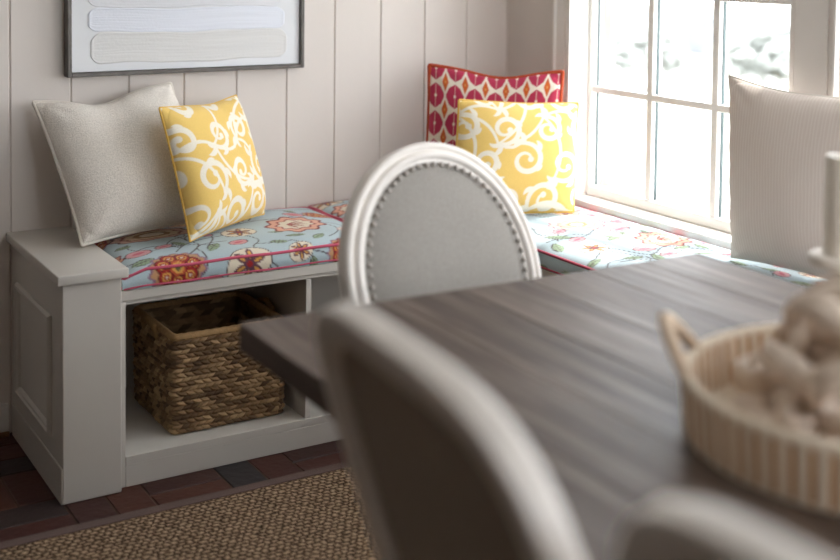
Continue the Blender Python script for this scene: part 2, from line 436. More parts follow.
def cushion(name, x0, x1, y0, y1, z0, z1, C, label, front, step=.0045, puff=.02, group=None, pinch=0.0):
    """box cushion: printed cover plus piping; front = 'y' or 'x' (side that shows)"""
    nx = int((x1 - x0) / step) + 1; ny = int((y1 - y0) / step) + 1
    xs = np.linspace(x0, x1, nx); ys = np.linspace(y0, y1, ny); X, Y = np.meshgrid(xs, ys)
    s = (X - x0) / (x1 - x0) * 2 - 1; t = (Y - y0) / (y1 - y0) * 2 - 1
    Z = z1 + puff * ((1 - s ** 6) * (1 - t ** 6)) ** .7 + .0025 * np.sin(X * 23 + 2 * np.sin(Y * 9)) * np.sin(Y * 17 + X * 6) * (1 - s ** 8) * (1 - t ** 8)
    V = [np.stack([X, Y, Z], -1).reshape(-1, 3)]; c = [C.sample(X, Y).reshape(-1, 3)]
    idx = np.arange(nx * ny).reshape(ny, nx)
    F = [np.stack([idx[:-1, :-1], idx[:-1, 1:], idx[1:, 1:], idx[1:, :-1]], -1).reshape(-1, 4)]
    off = nx * ny; k = 12; H = z1 - z0
    for side in ('y0', 'x1', 'y1', 'x0'):
        if side[0] == 'y': q = xs; yy = y0 if side == 'y0' else y1
        else: q = ys; xx = x0 if side == 'x0' else x1
        zz = np.linspace(z1, z0, k); Q, Zs = np.meshgrid(q, zz)
        bul = .006 * np.sin(PI * (Zs - z0) / H)
        if side == 'y0': P = np.stack([Q, yy - bul, Zs], -1); cc = C.sample(Q, y0 - (z1 - Zs))
        elif side == 'y1': P = np.stack([Q, yy + bul * 0, Zs], -1); cc = C.sample(Q, y1 + (z1 - Zs))
        elif side == 'x0': P = np.stack([xx - bul, Q, Zs], -1); cc = C.sample(x0 - (z1 - Zs), Q)
        else: P = np.stack([xx + bul * 0, Q, Zs], -1); cc = C.sample(x1 + (z1 - Zs), Q)
        V.append(P.reshape(-1, 3)); c.append(cc.reshape(-1, 3))
        ii = np.arange(k * len(q)).reshape(k, len(q)) + off
        f = np.stack([ii[:-1, :-1], ii[1:, :-1], ii[1:, 1:], ii[:-1, 1:]], -1).reshape(-1, 4)
        if side in ('y1', 'x0'): f = f[:, ::-1]
        F.append(f); off += k * len(q)
    V.append(np.array([[x0, y0, z0], [x1, y0, z0], [x1, y1, z0], [x0, y1, z0]])); c.append(np.tile(lin(BLUE), (4, 1)))
    F.append(np.array([[off, off + 3, off + 2, off + 1]]))
    org = np.array([(x0 + x1) / 2, (y0 + y1) / 2, z0])
    def sq(A):
        A = np.array(A, float); A[:, 2] -= pinch * np.exp(-((A[:, 0] - x0) / .024) ** 2) * np.clip((A[:, 2] - z0) / (z1 - z0), 0, 1.5); return A
    root = empty(name, org, 0, label, 'cushion', group)
    o = mesh_obj('cushion_cover', sq(np.concatenate(V)) - org, np.concatenate(F), M['pattern2'], root, True, np.concatenate(c), 40)
    bm = bmesh.new(); bm.from_mesh(o.data); bmesh.ops.remove_doubles(bm, verts=bm.verts, dist=1e-5); bm.to_mesh(o.data); bm.free()
    for zz in (z1, z0 + .0068):
        r = .006; L = []
        for (a, b) in (((x0 + r, y0), (x1 - r, y0)), ((x1, y0 + r), (x1, y1 - r)), ((x1 - r, y1), (x0 + r, y1)), ((x0, y1 - r), (x0, y0 + r))):
            for f in np.linspace(0, 1, 14): L.append((a[0] + (b[0] - a[0]) * f - org[0], a[1] + (b[1] - a[1]) * f - org[1], zz - org[2] + .0015 * math.sin(f * 19 + a[0] * 40)))
        L = [tuple(v) for v in sq(np.array(L) + org) - org]
        Vt, Ft = tube_geo(L, .0042, 8, True); mesh_obj('piping', [tuple(v) for v in Vt], Ft, M['pink'], root, True, None, 0)
    return root

# ------------------------------------------------------------------ room shell
XW = 1.711; YB = .53; XL = -3.4; YF = -4.0; ZC = 2.55
def boards_geo(x0, x1, start, pitch, zb, zt, depth, vw=.0045, vd=.005):
    xs = []; k = math.floor((x0 - start) / pitch)
    P = [(x0, 0.)]
    while True:
        gx = start + k * pitch; k += 1
        if gx - vw <= x0: continue
        if gx + vw >= x1: break
        P += [(gx - vw / 2 - .002, 0), (gx - vw / 2, vd * .6), (gx - vw / 4, vd), (gx + vw / 4, vd), (gx + vw / 2, vd * .6), (gx + vw / 2 + .002, 0)]
    P.append((x1, 0.)); return P
# back wall: painted vertical V-groove boards
P = boards_geo(XL, XW + .3, -.0021, .1708, 0, ZC, .0)
n = len(P); V = [(x, YB + d, 0) for x, d in P] + [(x, YB + d, ZC) for x, d in P] + [(XL, YB + .12, 0), (XW + .3, YB + .12, 0), (XL, YB + .12, ZC), (XW + .3, YB + .12, ZC)]
F = [(i, i + 1, n + i + 1, n + i) for i in range(n - 1)] + [(2 * n + 1, 2 * n, 2 * n + 2, 2 * n + 3)]
F += [(0, n, 2 * n + 2, 2 * n), (n - 1, 2 * n + 1, 2 * n + 3, 2 * n - 1)]
tag(mesh_obj('wall_back', V, F, M['wall'], None, False), kind='structure')
# right (window) wall with its three openings
WIN = [(-.76, .172), (-1.835, -.918), (-2.91, -1.993)]   # y ranges of the openings
ZS, ZH = .585, 1.957
b = MB(); x1 = XW + .14
edges = [YB] + [v for (a, c) in WIN for v in (c, a)] + [YF]
for i in range(0, len(edges), 2): b.box(XW, x1, edges[i + 1], edges[i], 0, ZC)
for a, c in WIN: b.box(XW, x1, a, c, 0, ZS - .03); b.box(XW, x1, a, c, ZH, ZC)
tag(b.build('wall_right', M['wall'], None, False), kind='structure')
b = MB(); b.box(XL - .12, XL, YF, YB, 0, ZC); tag(b.build('wall_left', M['walldark'], None, False), kind='structure')
FX0, FX1, FZ0, FZ1 = .3, 1.62, .85, 2.2
b = MB(); b.box(XL - .12, FX0, YF - .12, YF, 0, ZC); b.box(FX1, x1, YF - .12, YF, 0, ZC); b.box(FX0, FX1, YF - .12, YF, 0, FZ0); b.box(FX0, FX1, YF - .12, YF, FZ1, ZC)
tag(b.build('wall_front', M['wall'], None, False), kind='structure')
b = MB(); b.box(XL - .12, x1, YF - .12, YB + .12, ZC, ZC + .1); tag(b.build('ceiling', M['ceil'], None, False), kind='structure')
# brick floor, basketweave, one mesh
V = []; F = []; Cc = []
pal = [(70, 38, 31), (60, 34, 29), (76, 43, 33), (54, 32, 29), (50, 38, 36), (82, 47, 34), (44, 39, 40), (66, 36, 31), (57, 32, 28)]
def brick(x0, x1, y0, y1):
    g = .0016; dz = random.uniform(-.0015, .0005); c = lin(random.choice(pal)) * random.uniform(.85, 1.15)
    x0 += g; x1 -= g; y0 += g; y1 -= g; e = .0025; k = len(V)
    j = lambda: random.uniform(-.0012, .0012)
    for (a, zz) in ((0, -.02), (0, -.004), (e, 0)):
        for (xx, yy) in ((x0 + a, y0 + a), (x1 - a, y0 + a), (x1 - a, y1 - a), (x0 + a, y1 - a)):
            V.append((xx + j(), yy + j(), zz + dz)); Cc.append(c)
    for r_ in (0, 4):
        for q in range(4): F.append((k + r_ + q, k + r_ + (q + 1) % 4, k + r_ + 4 + (q + 1) % 4, k + r_ + 4 + q))
    F.append((k + 8, k + 9, k + 10, k + 11))
X0, Y0 = .2048, -.150
for i in range(-15, 9):
    for j_ in range(-23, 5):
        cx, cy = X0 + i * .2, Y0 + j_ * .2
        if cx + .2 < XL or cx > XW + .2 or cy + .2 < YF or cy > YB + .1: continue
        if (i + j_) % 2: brick(cx, cx + .1, cy, cy + .2); brick(cx + .1, cx + .2, cy, cy + .2)
        else: brick(cx, cx + .2, cy, cy + .1); brick(cx, cx + .2, cy + .1, cy + .2)
fl = mesh_obj('floor', V, F, M['brick'], None, False, np.array(Cc)); tag(fl, kind='structure')
b = MB(); b.box(XL - .12, x1, YF - .12, YB + .12, -.12, -.0035); o = b.build('floor_joint', M['joint'], fl, False)
# baseboards
b = MB(); b.box(XL, -.012, YB - .014, YB, 0, .09, .003); o = b.build('baseboard_back', M['trim'], None); tag(o, kind='structure')
M['shoe'] = paint('stained_shoe', (120, 84, 54), .5, 8, 20)
b = MB(); b.box(XL, -.012, YB - .024, YB - .0145, 0, .014, .003); o = b.build('trim_1', M['shoe'], None); tag(o, kind='structure')
b = MB(); b.box(XL, XL + .014, YF, YB - .03, 0, .09, .003); o = b.build('baseboard_left', M['trim'], None); tag(o, kind='structure')

# ------------------------------------------------------------------ windows
def extrude_profile(P, axis, a0, a1):
    """closed (u,v) polygon swept along an axis; u,v map to the other two axes in order"""
    n = len(P); V = []
    for a in (a0, a1):
        for u, v in P:
            V.append({'z': (u, v, a), 'y': (u, a, v), 'x': (a, u, v)}[axis])
    F = [(i, (i + 1) % n, n + (i + 1) % n, n + i) for i in range(n)] + [tuple(range(n))[::-1], tuple(range(n, 2 * n))]
    return V, F
CAS = [(0, 0), (0, .014), (.008, .020), (.016, .020), (.020, .013), (.040, .013), (.044, .016), (.062, .016), (.066, .012), (.082, .012), (.088, .022), (.102, .024), (.104, .0), ]
def window(idx, ya, yb, left_casing):
    xs = XW + .062                      # inner face of the sash
    f = MB()                            # jambs, head, sash rails and stiles
    jt = .014
    f.box(XW + .001, XW + .139, yb - jt, yb, ZS, ZH, .001, 1); f.box(XW + .001, XW + .139, ya, ya + jt, ZS, ZH, .001, 1); f.box(XW + .001, XW + .139, ya, yb, ZH - jt, ZH, .001, 1)
    win = f.build('window_%d' % idx, M['sashwhite']); tag(win, kind='structure')
    s0, s1 = ya + jt, yb - jt; st = .015
    sash = MB()
    sash.box(xs, xs + .04, s1 - st, s1, ZS, ZH - jt, .004); sr = .055; sash.box(xs, xs + .04, s0, s0 + sr, ZS, ZH - jt, .004)
    sash.box(xs, xs + .04, s0 + sr, s1 - st, ZS, ZS + .032, .004); sash.box(xs, xs + .04, s0 + sr, s1 - st, ZH - jt - .04, ZH - jt, .004)
    sash.build('sash', M['sashwhite'], win)
    g0, g1 = s0 + sr, s1 - st; zz0, zz1 = ZS + .032, ZH - jt - .04
    mu = MB(); sp = MB()
    for k in (1, 2):
        yc = g0 + (g1 - g0) * k / 3
        mu.box(xs + .004, xs + .022, yc - .0125, yc + .0125, zz0, zz1, .004); mu.box(xs + .034, xs + .046, yc - .011, yc + .011, zz0, zz1, .002)
        sp.box(xs + .0255, xs + .033, yc - .0105, yc + .0105, zz0, zz1)
    for k in (1, 2, 3):
        zc = zz0 + (zz1 - zz0) * k / 4
        mu.box(xs + .0042, xs + .0222, g0, g1, zc - .0105, zc + .0105, .004); mu.box(xs + .0342, xs + .0462, g0, g1, zc - .009, zc + .009, .002)
    sp.box(xs + .0256, xs + .033, g1 - .003, g1 + .001, zz0, zz1); sp.box(xs + .0256, xs + .033, g0 - .001, g0 + .003, zz0, zz1)
    mu.build('muntins', M['sashwhite'], win); sp.build('glazing_spacer', M['spacer'], win)
    g = MB(); g.box(xs + .0225, xs + .0250, g0 - .005, g1 + .005, zz0 - .005, zz1 + .005); g.build('panes', M['glass'], win, False)
    st_ = MB()      # storm frame outside
    for (a, c) in ((s0, s0 + .045), (s1 - .034, s1)): st_.box(x1 - .012, x1 + .008, a, c, ZS, ZH)
    st_.box(x1 - .0125, x1 + .0085, s0 + .045, s1 - .034, ZS + .001, ZS + .05); st_.build('storm_frame', M['sashwhite'], win)
    sl = MB(); sl.box(XW - .016, x1 + .03, ya + .001, yb - .001, ZS - .026, ZS, .005); sl.build('window_stool', M['sashwhite'], win)
    if left_casing:
        V, F = extrude_profile([(XW - d, yb + .083 - w) for w, d in CAS], 'z', ZS - .02, ZH + .1); c = MB(); c.geo(V, F)
        c.box(XW - .02, XW, ya - .05, yb + .1, ZH, ZH + .1, .004); c.build('casing', M['trim'], win)
    return win
window(1, *WIN[0], True); window(2, *WIN[1], False); window(4, *WIN[2], False)
f = MB()                                # unseen window behind the camera, added for frontal fill light
for (xa, xb, za, zb) in ((FX0, FX0 + .06, FZ0, FZ1), (FX1 - .06, FX1, FZ0, FZ1), (FX0 + .06, FX1 - .06, FZ0, FZ0 + .06), (FX0 + .06, FX1 - .06, FZ1 - .06, FZ1), ((FX0 + FX1) / 2 - .03, (FX0 + FX1) / 2 + .03, FZ0 + .06, FZ1 - .06)): f.box(xa, xb, YF - .09, YF - .04, za, zb, .004)
w3 = f.build('window_3', M['sashwhite']); tag(w3, kind='structure')
f = MB(); f.box(FX0 + .05, FX1 - .05, YF - .068, YF - .064, FZ0 + .05, FZ1 - .05); f.build('panes', M['glass'], w3, False)
# posts between the windows
for k, (ya, yb) in enumerate(((-.918, -.76), (-1.993, -1.835))):
    c = MB(); c.box(XW - .016, XW, ya + .004, yb - .004, ZS - .02, ZH + .1, .004); c.box(XW - .026, XW - .0165, ya + .001, ya + .012, ZS - .02, ZH + .1, .003); c.box(XW - .020, XW - .0165, ya + .03, yb - .02, ZS - .02, ZH + .1, .003)
    o = c.build('trim_%d' % (k + 2), M['trim']); tag(o, kind='structure')
c = MB(); c.box(XW - .02, XW, -3.02, -.81, ZH, ZH + .1, .004); tag(c.build('trim_4', M['trim']), kind='structure')

# ------------------------------------------------------------------ outside
b = MB(); b.box(XW + .2, 40, -30, 30, -.5, -.4); tag(b.build('ground', M['lawn'], None, False), kind='structure')
def shrub(name, x, y, h, w, label, seed):
    r = random.Random(seed); root = empty(name, (x, y, -.4), 0, label, 'shrub', 'shrubs outside the window')
    V = []; F = []
    for i in range(1500):
        a = r.uniform(0, 2 * PI); ph = math.acos(r.uniform(-.6, 1)); q = r.uniform(.72, 1.0)
        c = Vector((w * q * math.sin(ph) * math.cos(a), w * q * math.sin(ph) * math.sin(a), h * .55 + h * .45 * q * math.cos(ph)))
        d = Vector((r.gauss(0, 1), r.gauss(0, 1), r.gauss(0, 1))).normalized(); e = d.orthogonal().normalized(); L = .11 * h; k = len(V)
        V += [c - d * L, c + e * L * .4, c + d * L, c - e * L * .4]; F.append((k, k + 1, k + 2, k + 3))
    mesh_obj('foliage', [tuple(v) for v in V], F, M['leaf'], root, False)
    Vt, Ft = tube_geo([(0, 0, 0), (.02, .01, h * .3), (0, 0, h * .7)], [.02, .015, .01], 8); mesh_obj('trunk', [tuple(v) for v in Vt], Ft, M['trunk'], root)
shrub('shrub', 10.6, 7.3, 1.1, .8, 'pale overexposed bush outside, seen through the panes nearest the post', 3)
shrub('shrub', 10.0, 9.3, .95, .7, 'pale overexposed bush outside, seen through the left column of panes', 5)
b = MB(); b.box(15, 15.3, -20, 25, -.4, .42, .03); o = b.build('garden_wall', M['stone']); tag(o, 'low pale wall outside across the gravel beyond the window', 'garden wall')

# ------------------------------------------------------------------ built-in bench
BX = 1.235          # front plane of the window bench
bench = empty('storage_bench', (0, .26, 0), 0, 'off-white built-in storage bench with end pier and open cubbies along panelled wall', 'bench')
off = Vector(bench.location)
def bpart(mb, name, parent=bench, mat=None):
    bmesh.ops.translate(mb.bm, verts=mb.bm.verts, vec=-off)
    return mb.build(name, mat or M['bench'], parent)
# end pier
b = MB(); b.box(0, .1488, .0, YB - .004, 0, .5539, .002, 1); pier = bpart(b, 'end_pier')
b = MB(); b.box(-.004, 0, .001, YB - .015, 0, .092, .0015, 1); bpart(b, 'plinth', pier)
pf = [(0, 0), (0, .006), (.004, .011), (.010, .012), (.014, .008), (.020, .007), (.024, .003), (.026, 0)]
y0, y1, z0, z1 = .098, .455, .140, .452; Vv = []; Fv = []
for (cy, cz, sy, sz) in ((y0, z0, 1, 1), (y1, z0, -1, 1), (y1, z1, -1, -1), (y0, z1, 1, -1)):
    for w, d in pf: Vv.append((-d, cy + sy * w, cz + sz * w))
np_ = len(pf)
for k in range(4):
    for i in range(np_ - 1): Fv.append((k * np_ + i, ((k + 1) % 4) * np_ + i, ((k + 1) % 4) * np_ + i + 1, k * np_ + i + 1))
b = MB(); b.geo(Vv, Fv); bpart(b, 'panel_moulding', pier)
b = MB(); b.box(-.016, .163, -.016, YB - .003, .5542, .5795, .004, 3); bpart(b, 'pier_cap')
XE = BX + .03
b = MB(); b.box(.1492, XE, .023, YB - .004, .483, .5105, .003); bpart(b, 'seat_board')
b = MB(); b.box(.1492, .1665, .024, YB - .02, 0, .4828, .001, 1); bpart(b, 'side_panel')
b = MB(); b.box(.1668, XE, .0225, YB - .02, .058, .0795, .001, 1); bpart(b, 'shelf')
b = MB(); b.box(.1668, XE, .0228, .040, 0, .0578, .001, 1); bpart(b, 'toe_board')
b = MB(); b.box(.1668, XE, .030, .044, .472, .4828, .001, 1); bpart(b, 'rail')
for xd in (.678, 1.19):
    b = MB(); b.box(xd, xd + .0165, .026, YB - .02, .0798, .4718, .001, 1); bpart(b, 'divider')
b = MB(); b.box(.1668, XE, YB - .0195, YB - .0045, .0, .4828); bpart(b, 'back_panel')
wb = empty('window_bench', (1.47, -1.4, 0), 0, 'off-white built-in window bench with plain front running under the window', 'bench')
off = Vector(wb.location)
b = MB(); b.box(BX + .008, BX + .03, -3.0, .0215, .0, .4828, .001, 1); bpart(b, 'front_panel', wb)
b = MB(); b.box(BX, XW - .002, -3.0, .0222, .483, .5105, .003); bpart(b, 'seat_board', wb)
b = MB(); b.box(BX + .031, XW - .002, -3.0, -2.982, 0, .4828, .001, 1); bpart(b, 'end_panel', wb)

# ------------------------------------------------------------------ printed bench cushions
def scatter(C, x0, x1, y0, y1, seed, fixed):
    r = random.Random(seed); P = list(fixed)
    for q in range(int(14 + 8 * max(0, y1 - y0 - .7))):
        p = [(r.uniform(x0, x1), r.uniform(y0, y1))]; a = r.uniform(0, 6.28)
        for _ in range(5): a += r.uniform(-1.1, 1.1); p.append((p[-1][0] + .055 * math.cos(a), p[-1][1] + .055 * math.sin(a)))
        vine(C, p, DK, .0034)
    kinds = ['leaf'] * 5 + ['bud'] * 2 + ['coral', 'paisley', 'pale', 'oval', 'red']; out = []
    for _ in range(int(900 + 900 * max(0, y1 - y0 - .7))):
        k = r.choice(kinds); rad = {'leaf': r.uniform(.022, .036), 'bud': r.uniform(.02, .03)}.get(k, r.uniform(.036, .055))
        x, y = r.uniform(x0, x1), r.uniform(y0, y1)
        if all(math.hypot(x - u[0], y - u[1]) > (rad + u[2]) * 1.12 for u in P + out): out.append((x, y, rad, k, r.uniform(-1, 1) if k != 'leaf' else r.uniform(0, 6.28)))
    for q in out + P: flower(C, *q)
C1 = Canvas(.9, .70, BLUE, .0014, .10, -.08)
for a in (((.16, .36), (.22, .30), (.30, .33), (.37, .27), (.40, .18)), ((.42, .10), (.47, .2), (.44, .28), (.50, .34), (.55, .30)), ((.62, .42), (.70, .47), (.80, .43), (.9, .45)), ((.2, .12), (.28, .18), (.36, .13)), ((.60, .40), (.66, .38), (.64, .34))): vine(C1, a, DK, .004)
vine(C1, ((.58, .30), (.66, .33), (.74, .32), (.82, .34), (.90, .30)), DK, .004); vine(C1, ((.34, .05), (.40, .12), (.39, .20), (.44, .26), (.52, .22)), DK, .004)
scatter(C1, .14, .95, -.06, .56, 21, [(.305, .015, .068, 'red', .2), (.33, .30, .085, 'oval', .15), (.235, .128, .034, 'bud', .5), (.195, .20, .026, 'leaf', .4), (.41, .065, .034, 'leaf', .9), (.37, .135, .028, 'leaf', 2.0),
          (.505, .0, .060, 'paisley', .4), (.744, .235, .085, 'coral', -.5), (.58, .375, .05, 'coral', .2), (.555, .21, .048, 'paisley', .25), (.655, .11, .030, 'leaf', .0), (.80, .0, .052, 'red', .0), (.66, .02, .035, 'paisley', .5), (.87, .12, .04, 'pale', 0), (.44, .40, .055, 'pale', 0)])
cushion('bench_cushion', .1555, .916, .020, YB - .012, .512, .560, C1, 'blue floral box cushion with pink piping on the bench beside the end pier', 'y', pinch=.018)
C2 = Canvas(.45, .70, BLUE, .002, .86, -.08)
scatter(C2, .90, 1.24, -.06, .56, 33, [(.965, .47, .055, 'paisley', .3), (.99, .34, .06, 'coral', 0)])
cushion('bench_cushion', .926, 1.219, .020, YB - .012, .512, .562, C2, 'short blue floral bench cushion behind the grey oval-backed chair, in the corner', 'y')
C3 = Canvas(.56, 3.7, BLUE, .0018, 1.16, -3.05)
for a in (((1.25, -.05), (1.33, -.12), (1.30, -.22), (1.38, -.3), (1.48, -.24)), ((1.27, -.5), (1.36, -.45), (1.42, -.55), (1.52, -.5), (1.6, -.6)), ((1.5, -.12), (1.6, -.2), (1.66, -.32)), ((1.27, -.12), (1.36, -.2), (1.3, -.3))): vine(C3, a, DK, .004)
scatter(C3, 1.18, 1.70, -3.0, .56, 44, [(1.475, -.165, .085, 'pale', .2), (1.575, -.43, .075, 'coral', -.3), (1.29, -.25, .040, 'leaf', -.6), (1.33, -.42, .045, 'paisley', .6), (1.25, -.38, .036, 'leaf', 1.2), (1.64, -.28, .035, 'leaf', .9), (1.42, -.38, .034, 'leaf', .5)])
cushion('bench_cushion', 1.229, XW - .020, -2.97, YB - .012, .512, .560, C3, 'long sunlit blue floral cushion on the bench right under the window', 'x', .0055)

# ------------------------------------------------------------------ pillows
pillow('throw_pillow', (.045, .462, .952), (.449, .478, .985), (.118, .240, .588), (.552, .352, .594), .112, M['whitelinen'], None,
       'large plain oatmeal pillow leaning on the panelled wall at the end pier', res=110, pull=.045, chop=(.14, -.12, .42), piping=M['welt'], prad=.0055, wr=.007, seed=3, back=.6, pw=2.4)
SC1 = scroll_canvas(.41, .38, 1)
pillow('throw_pillow', (0.3206, 0.2107, 0.9493), (0.6424, 0.4394, 0.9443), (0.3761, 0.1226, 0.5939), (0.6978, 0.3543, 0.5919), .078, M['pattern'], lambda s, t: SC1.sample((s + 1) / 2 * .41, (t + 1) / 2 * .38),
       'yellow pillow with white scrolls leaning against the plain oatmeal pillow', group=None, res=210, pull=.035, chop=(.05, .2, .5), piping=M['yellowcord'], prad=.0032, wr=.004, seed=5, back=.3, pw=2.5)
IK = ikat_canvas(.44, .43)
pillow('throw_pillow', (1.325, .432, 1.010), (1.652, .140, 1.002), (1.268, .365, .590), (1.596, .075, .590), .055, M['pattern'], lambda s, t: IK.sample((s + 1) / 2 * .44, (t + 1) / 2 * .43),
       'magenta and orange ikat pillow with rust cord standing in the corner', res=190, pull=.03, chop=(.13, .1, .55), piping=M['orange'], prad=.0075, wr=.005, seed=8)
SC2 = scroll_canvas(.40, .38, 4)
pillow('throw_pillow', (1.285, .190, .922), (1.658, .066, .906), (1.188, .082, .586), (1.560, -.042, .586), .062, M['pattern'], lambda s, t: SC2.sample((s + 1) / 2 * .40, (t + 1) / 2 * .38),
       'yellow pillow with white scrolls in front of the magenta ikat pillow by the window', res=210, pull=.02, chop=(.02, .1, .5), piping=M['yellowcord'], prad=.0045, wr=.003, seed=11, back=.35)
def ticking(s, t):
    w = .5 + .5 * np.cos((s + .006 * np.sin(7 * t)) * PI * 46); w = np.clip((w - .62) * 3.2, 0, 1)[..., None]
    return lin((228, 215, 206)) * (1 - w) + lin((238, 228, 220)) * w
pillow('throw_pillow', (1.617, -.625, 1.060), (1.668, -1.085, 1.032), (1.560, -.705, .590), (1.600, -1.150, .590), .075, M['ticking'], ticking,
       'large pale pinstriped pillow leaning on the post between the windows', res=190, pull=.04, chop=(.035, -.3, .5), piping=M['welt'], prad=.0032, wr=.006, seed=17)

# ------------------------------------------------------------------ seagrass basket
bk = empty('storage_basket', (.481, .25, .0797), 0, 'brown woven seagrass basket standing in the open cubby of the bench', 'basket')
def weave_wall(hx, hy, rc, z0, z1, taper, n, m, row_h, strand, sgn, amp):
    per = []
    segs = [((hx - rc), -hy, 0)]
    L = []
    def arc(cx, cy, a0): return [(cx + rc * math.cos(a0 + PI / 2 * k / 8), cy + rc * math.sin(a0 + PI / 2 * k / 8)) for k in range(9)]
    loop = arc(hx - rc, -hy + rc, -PI / 2) + arc(hx - rc, hy - rc, 0) + arc(-hx + rc, hy - rc, PI / 2) + arc(-hx + rc, -hy + rc, PI)
    loop = np.array(loop + [loop[0]]); d = np.r_[0, np.cumsum(np.hypot(*np.diff(loop, axis=0).T))]
    u = np.linspace(0, d[-1], n, endpoint=False); px = np.interp(u, d, loop[:, 0]); py = np.interp(u, d, loop[:, 1])
    tx = np.roll(px, -1) - np.roll(px, 1); ty = np.roll(py, -1) - np.roll(py, 1); l = np.hypot(tx, ty); nx_, ny_ = ty / l, -tx / l
    zz = np.linspace(z0, z1, m); U, Zz = np.meshgrid(u, zz)
    nst = round(d[-1] / strand); U = U / d[-1] * nst
    rows = (Zz - z0) / row_h; ri = np.floor(rows); fb = rows - ri - .5
    sl = np.where(ri % 2 == 0, 1., -1.)
    ph = U + .5 * (ri % 2) + sl * fb * .55 + .12 * np.sin(ri * 2.3); si = np.floor(ph); fa = ph - si - .5
    hgt = np.sqrt(np.clip(1 - (2 * fb) ** 2 * .95, 0, 1)) * (np.clip(1 - np.abs(2 * fa) ** 2.4, 0, 1)) ** .5
    hs = (np.sin(si * 12.9898 + ri * 78.233) * 43758.5453) % 1.0
    hgt = hgt * (.75 + .4 * hs)
    fac = 1 + taper * (Zz - z0) / (z1 - z0)
    Xp = px[None] * fac + sgn * nx_[None] * hgt * amp; Yp = py[None] * fac + sgn * ny_[None] * hgt * amp
    V = np.stack([Xp, Yp, Zz], -1).reshape(-1, 3)
    c0, c1, c2 = lin((88, 66, 46)), lin((176, 146, 108)), lin((128, 100, 70))
    h1 = hs[..., None]; col = np.where(h1 < .5, c0 + (c2 - c0) * h1 * 2, c2 + (c1 - c2) * (h1 - .5) * 2).reshape(-1, 3)
    idx = np.arange(n * m).reshape(m, n); nxt = np.roll(idx, -1, 1)
    Fq = np.stack([idx[:-1], nxt[:-1], nxt[1:], idx[1:]], -1).reshape(-1, 4)
    if sgn < 0: Fq = Fq[:, ::-1]
    return V, Fq, col, np.stack([px, py], -1)
hx, hy = .160, .157
V, Fq, col, loop = weave_wall(hx, hy, .016, .002, .262, .03, 640, 180, .0128, .0225, 1, .0105)
V2, F2, col2, _ = weave_wall(hx - .012, hy - .012, .012, .012, .262, .03, 260, 60, .0172, .031, -1, .006)
k = len(V); nb = len(V2)
Vb = np.concatenate([V, V2, [[-hx + .01, -hy + .01, .004], [hx - .01, -hy + .01, .004], [hx - .01, hy - .01, .004], [-hx + .01, hy - .01, .004]]])
Fb = Fq.tolist() + (F2 + k).tolist() + [[k + nb, k + nb + 1, k + nb + 2, k + nb + 3]]
mesh_obj('basket_body', Vb, Fb, M['seagrass'], bk, True, np.concatenate([col, col2, np.tile(lin((120, 90, 58)), (4, 1))]), 0)
def rope(pts, r, turns_per_m, strands=3, seg=12, closed=False, amp=.28):
    P = np.array(pts, float); d = np.r_[0, np.cumsum(np.linalg.norm(np.diff(P, axis=0), axis=1))]
    Vt, Ft = tube_geo([tuple(p_) for p_ in P], r, seg, closed); Vn = []
    for i in range(len(P)):
        for k_ in range(seg):
            a = 2 * PI * k_ / seg; s_ = 1 + amp * (abs(math.cos((a * strands + d[i] * turns_per_m * 2 * PI) / 2)) - .6)
            Vn.append(tuple(Vector(P[i]) + (Vt[i * seg + k_] - Vector(P[i])) * s_))
    return Vn, Ft
def resample(P, step, closed=False):
    P = np.array(list(P) + ([P[0]] if closed else []), float); d = np.r_[0, np.cumsum(np.linalg.norm(np.diff(P, axis=0), axis=1))]
    n = max(3, int(d[-1] / step)); u = np.linspace(0, d[-1], n, endpoint=not closed)
    return np.stack([np.interp(u, d, P[:, i]) for i in range(3)], 1)
Lp = resample([(x * 1.03 * .975, y * 1.03 * .975, .264) for x, y in loop[::8]], .004, True)
Vr, Fr = rope(Lp, .0105, 40, 3, 12, True); cr_ = np.tile(lin((168, 134, 92)), (len(Vr), 1)) * rng.uniform(.8, 1.1, (len(Vr), 1))
mesh_obj('rim', Vr, Fr, M['seagrass'], bk, True, cr_, 0)
for s_ in (-1, 1):
    hp = resample([(s_ * (hx + .006), -.055, .235), (s_ * (hx + .016), -.045, .268), (s_ * (hx + .018), 0, .280), (s_ * (hx + .016), .045, .268), (s_ * (hx + .006), .055, .235)], .004)
    Vr, Fr = rope(hp, .009, 45); mesh_obj('handle', Vr, Fr, M['seagrass'], bk, True, np.tile(lin((150, 118, 78)), (len(Vr), 1)), 0)

